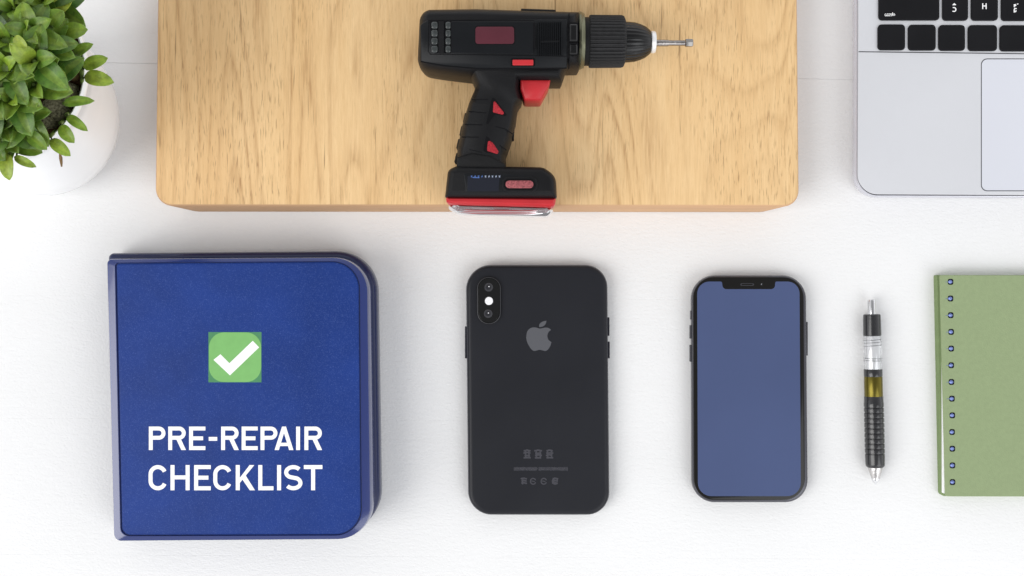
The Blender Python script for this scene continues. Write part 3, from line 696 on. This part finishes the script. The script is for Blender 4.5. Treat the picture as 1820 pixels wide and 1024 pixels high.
# ------------------------------------------------------------------ potted plant
cB = W(64, 198, 30); cR = W(-5, 121, 85)
po = root('potted_plant', (cB.x, cB.y, 0), 'leafy green succulent plant in a round white ceramic pot', 'plant')
kB = mmk(30); kR = mmk(85)
def cz(z):
    t = (z-30)/55; return (cB.x+(cR.x-cB.x)*t, cB.y+(cR.y-cB.y)*t) if z > 0 else (cB.x, cB.y)
RB = 143*kB; RR_ = 160*kR
pts = [(0, RB*.62), (1.5, RB*.72), (8, RB*.87), (16, RB*.955), (24, RB*.995), (32, RB), (42, RB*.995), (54, RB*.98), (64, RB*.965), (70, RR_-1.2), (78, RR_-1.3), (80, RR_-.2), (83, RR_), (84.6, RR_-.6), (85, RR_-1.2), (84.6, RR_-1.8), (83, RR_-2.1), (74, RR_-2.6), (60, RR_-3)]
mb = MB(); rg = []
for z, r in pts:
    c = cz(z); rg.append([(c[0]+r*math.cos(2*math.pi*i/72), c[1]+r*math.sin(2*math.pi*i/72), z) for i in range(72)])
mb.rings(rg, True, False); mb.build('pot', M['ceramic'], po, 60)
mb = MB(); c = cz(76); rg = []
rnd = random.Random(3)
for k in range(14):
    r = (RR_-2.3)*(1-k/14)
    rg.append([(c[0]+r*math.cos(2*math.pi*i/72), c[1]+r*math.sin(2*math.pi*i/72), 76+rnd.uniform(-.9, .9)+ (2 if k > 4 else 0)) for i in range(72)])
mb.rings(rg, False, True); mb.build('soil', M['soil'], po, 80)
mb = MB()
for px_, py_, s_, hh in ((112, 158, 5.5, 82), (113, 170, 5.5, 82), (92, 186, 6, 83), (99, 198, 5.6, 82), (122, 125, 5, 81), (112, 40, 5, 82), (78, 212, 5.5, 81)):
    cc = W(px_, py_, hh); n = 14; rg = []
    for a_ in range(7):
        th = math.pi*a_/6; rg.append([(cc.x+s_*math.sin(th)*math.cos(2*math.pi*i/n)*rnd.uniform(.85, 1.1)+.001*i, cc.y+s_*.8*math.sin(th)*math.sin(2*math.pi*i/n)*rnd.uniform(.85, 1.1), cc.z-5+s_*math.cos(th)) for i in range(n)])
    mb.rings(rg, mi=0 if s_ > 5.2 else 1)
mb.build('moss_clump', [M['mesh_grey'], M['bark']], po, 80)

fol = MB(); stm = MB()
dark = (.012, .052, .010); mid = (.038, .125, .018); lite = (.19, .30, .025); yel = (.38, .43, .06)
def mixc(a, b, t): return tuple(x*(1-t)+y*t for x, y in zip(a, b))
def leaf(base, d, up, Ln, Wd, tint, curl=.25, fold=.22):
    """ovate leaf from base along d, upper side towards up"""
    d = d.normalized(); sd = d.cross(up).normalized(); up = sd.cross(d).normalized()
    nu, nv = 9, 6; vs = []
    for k in range(nu+1):
        t = k/nu
        wd = Wd*.5*(math.sin(math.pi*min(1, t**.9))**.52) if 0 < t < 1 else Wd*.03
        ctr = base+d*(Ln*t)-up*(curl*Ln*t*t)+up*(.12*Ln*math.sin(t*math.pi))
        for j in range(nv+1):
            s = (j/nv)*2-1
            vs.append(ctr+sd*(s*wd)+up*(fold*abs(s)**1.4*wd)-up*(.04*Wd*(1 if j == nv//2 else 0)))
    n0 = len(vs)
    th = max(.35, Wd*.045)
    for q in list(vs): vs.append(q-up*th)
    fs = []; w = nv+1
    for k in range(nu):
        for j in range(nv):
            a = k*w+j; fs.append([a, a+1, a+w+1, a+w]); fs.append([n0+a, n0+a+w, n0+a+w+1, n0+a+1])
    for k in range(nu):
        for j in (0, nv):
            a = k*w+j; f = [a, a+w, n0+a+w, n0+a]; fs.append(f if j == 0 else f[::-1])
    for j in range(nv):
        fs.append([j, n0+j, n0+j+1, j+1]); a = nu*w+j; fs.append([a, a+1, n0+a+1, n0+a])
    o = len(fol.v); fol.v += vs
    for f in fs:
        row = min(f) % n0 // w if min(f) < n0 else 0
        col = min(f) % w
        tt = mixc(tint, lite, .45*(row/nu)**1.3) if row else tint
        if col in (nv//2-1, nv//2): tt = mixc(tt, mixc(tt, yel, .3), .5)
        fol.f.append([i+o for i in f]); fol.mi.append(0); fol.tint.append(tt)
rnd = random.Random(21)
def rosette(px, py, z, n, Lm, az0=0, lightness=.3):
    c = W(px, py, z); g = cz(78)
    foot = Vector((c.x*.75+(g[0])*.25, c.y*.75+g[1]*.25, 77))
    tube(stm, [foot, (foot+c)/2+Vector((rnd.uniform(-1,1), rnd.uniform(-1,1), 0)), c], [1.1, 1.0, .8], 7)
    out = Vector((c.x-g[0], c.y-g[1], 0)); out = out/30
    for i in range(n):
        t = i/(n-1)                      # 0 outer .. 1 inner
        az = az0+i*2.4+rnd.uniform(-.2, .2)
        el = R(8+60*t**1.1)+rnd.uniform(-.12, .12)
        d = Vector((math.cos(az)*math.cos(el), math.sin(az)*math.cos(el), math.sin(el)))+out*.22*(1-t)
        Ln = Lm*(1-.42*t)*rnd.uniform(.85, 1.12); Wd = Ln*rnd.uniform(.58, .74)
        base = c+Vector((math.cos(az), math.sin(az), 0))*.8+Vector((0, 0, -3.5*(1-t)))
        u = rnd.random()
        tint = mixc(mixc(dark, mid, rnd.random()), lite, max(0, lightness*t+rnd.uniform(-.1, .5)*(u > .4)))
        if u > .95: tint = mixc(lite, yel, .3)
        leaf(base, d, Vector((0,0,1)) if el < 1.2 else -out.normalized() if out.length > .01 else Vector((1,0,0)), Ln, Wd, tint, rnd.uniform(.05, .3), rnd.uniform(.12, .35))
ros = [(-60,-60,104),(0,-60,106),(60,-55,104),(-80,10,104),(-25,-5,114),(25,15,115),(72,0,110),(98,18,104),(-50,70,112),(5,68,120),(52,62,119),(84,82,112),(-85,130,104),(-35,125,114),(14,125,119),(58,112,120),(74,120,112),(-60,190,105),(-12,178,114),(30,172,114),(64,152,113),(8,215,105),(40,206,105),(-35,235,103),(12,246,96)]
for i, (x, y, z) in enumerate(ros):
    rosette(x+rnd.uniform(-5, 5), y+rnd.uniform(-5, 5), z-2, rnd.randint(7, 9), rnd.uniform(13.5, 17), rnd.uniform(0, 6.28), rnd.uniform(.2, .7))
# the leaves that reach out over the rim
for (x0, y0, x1, y1, w, z, ti) in [
 (149,120,191,102,24,100,.75),(151,136,202,146,28,99,.9),(113,184,167,178,19,103,.35),(120,207,155,232,18,99,.5),(108,224,131,254,23,99,.55),
 (90,249,125,277,22,98,.8),(26,279,64,297,16,96,.85),(13,275,15,321,26,98,.95),(50,236,83,266,25,101,.3),(132,99,164,77,20,104,.45),
 (112,62,155,51,32,106,.55),(104,142,148,101,38,108,.05),(96,20,127,-6,30,106,1.15),(90,45,112,18,34,112,.4),(78,86,140,76,34,113,.05),
 (0,196,36,182,26,112,.7),(26,66,48,86,18,124,1.0),(36,222,46,196,26,110,.7)]:
    a_ = W(x0, y0, z); b2 = W(x1, y1, z+rnd.uniform(-1, 3)); d = b2-a_
    tint = mixc(mid, lite, ti*1.4) if ti < .7 else mixc(lite, yel, (ti-.7)*1.6)
    if ti < .2: tint = mixc(dark, mid, .4)
    sc = d.length
    leaf(a_-d*.03, d, Vector((rnd.uniform(-.15, .15), rnd.uniform(-.15, .15), 1)), sc, w*mmk(z), tint, .06, rnd.uniform(.08, .25))
    g = cz(78); foot = Vector((a_.x*.8+g[0]*.2, a_.y*.8+g[1]*.2, 78))
    tube(stm, [foot, foot*.4+a_*.6+Vector((0,0,2)), a_+d*.05-Vector((0,0,.6))], [.9, .8, .6], 7)
fol.build('foliage', M['leaf'], po, 80)
stm.build('stem', M['stem'], po, 80)
mb = MB(); q = W(108, 281, 93)
tube(mb, [W(106, 272, 96), q, W(109, 289, 92), W(109.5, 296, 91)], [.3, .75, .6, .35], 8)
mb.build('dried_bud', M['bark'], po)

# ------------------------------------------------------------------ camera
cd = bpy.data.cameras.new('camera'); cam_o = bpy.data.objects.new('camera', cd); COL.objects.link(cam_o)
cam_o.location = (0, 0, H*.001); cam_o.rotation_euler = (0, 0, 0)
cd.sensor_width = 36; cd.lens = 36*H/(1820*S); cd.clip_start = .01; cd.clip_end = 50
scene.camera = cam_o

# ------------------------------------------------------------------ light
wd = bpy.data.worlds.new('World'); scene.world = wd; wd.use_nodes = True
bg = wd.node_tree.nodes['Background']; bg.inputs[1].default_value = 1
_n = wd.node_tree; tcw = _n.nodes.new('ShaderNodeTexCoord'); sxw = _n.nodes.new('ShaderNodeSeparateXYZ'); rw = _n.nodes.new('ShaderNodeValToRGB')
_n.links.new(tcw.outputs['Generated'], sxw.inputs[0]); _n.links.new(sxw.outputs['Z'], rw.inputs[0]); _n.links.new(rw.outputs[0], bg.inputs[0])
rw.color_ramp.elements[0].position = 0; rw.color_ramp.elements[0].color = (1.42, 1.43, 1.46, 1)      # bright horizon, made up as ambient fill like pale walls
rw.color_ramp.elements[1].position = .97; rw.color_ramp.elements[1].color = (.30, .305, .315, 1)   # darker zenith, made up so black surfaces reflect little
def softbox(name, loc, target, sx, sy, power, col=(1, 1, 1)):
    ld = bpy.data.lights.new(name, 'AREA'); ld.shape = 'RECTANGLE'; ld.size = sx; ld.size_y = sy; ld.energy = power; ld.color = col
    o = bpy.data.objects.new(name, ld); COL.objects.link(o); o.location = loc
    o.rotation_euler = (Vector(target)-Vector(loc)).to_track_quat('-Z', 'Y').to_euler()
softbox('key_light', (-2.2, -.95, 2.4), (.05, 0, 0), 2.0, 2.4, 56, (1, .985, .965))  # added key softbox at lower left, placed so the binder's rim catches it
softbox('fill_light', (1.6, -1.5, 2.3), (0, 0, 0), 2.0, 2.0, 26, (.96, .98, 1))

for ob in scene.objects:
    if '_o' in ob: del ob['_o']
scene.view_settings.view_transform = 'Standard'; scene.view_settings.look = 'None'
scene.view_settings.exposure = 0.12; scene.view_settings.gamma = 1; scene.view_settings.use_curve_mapping = False
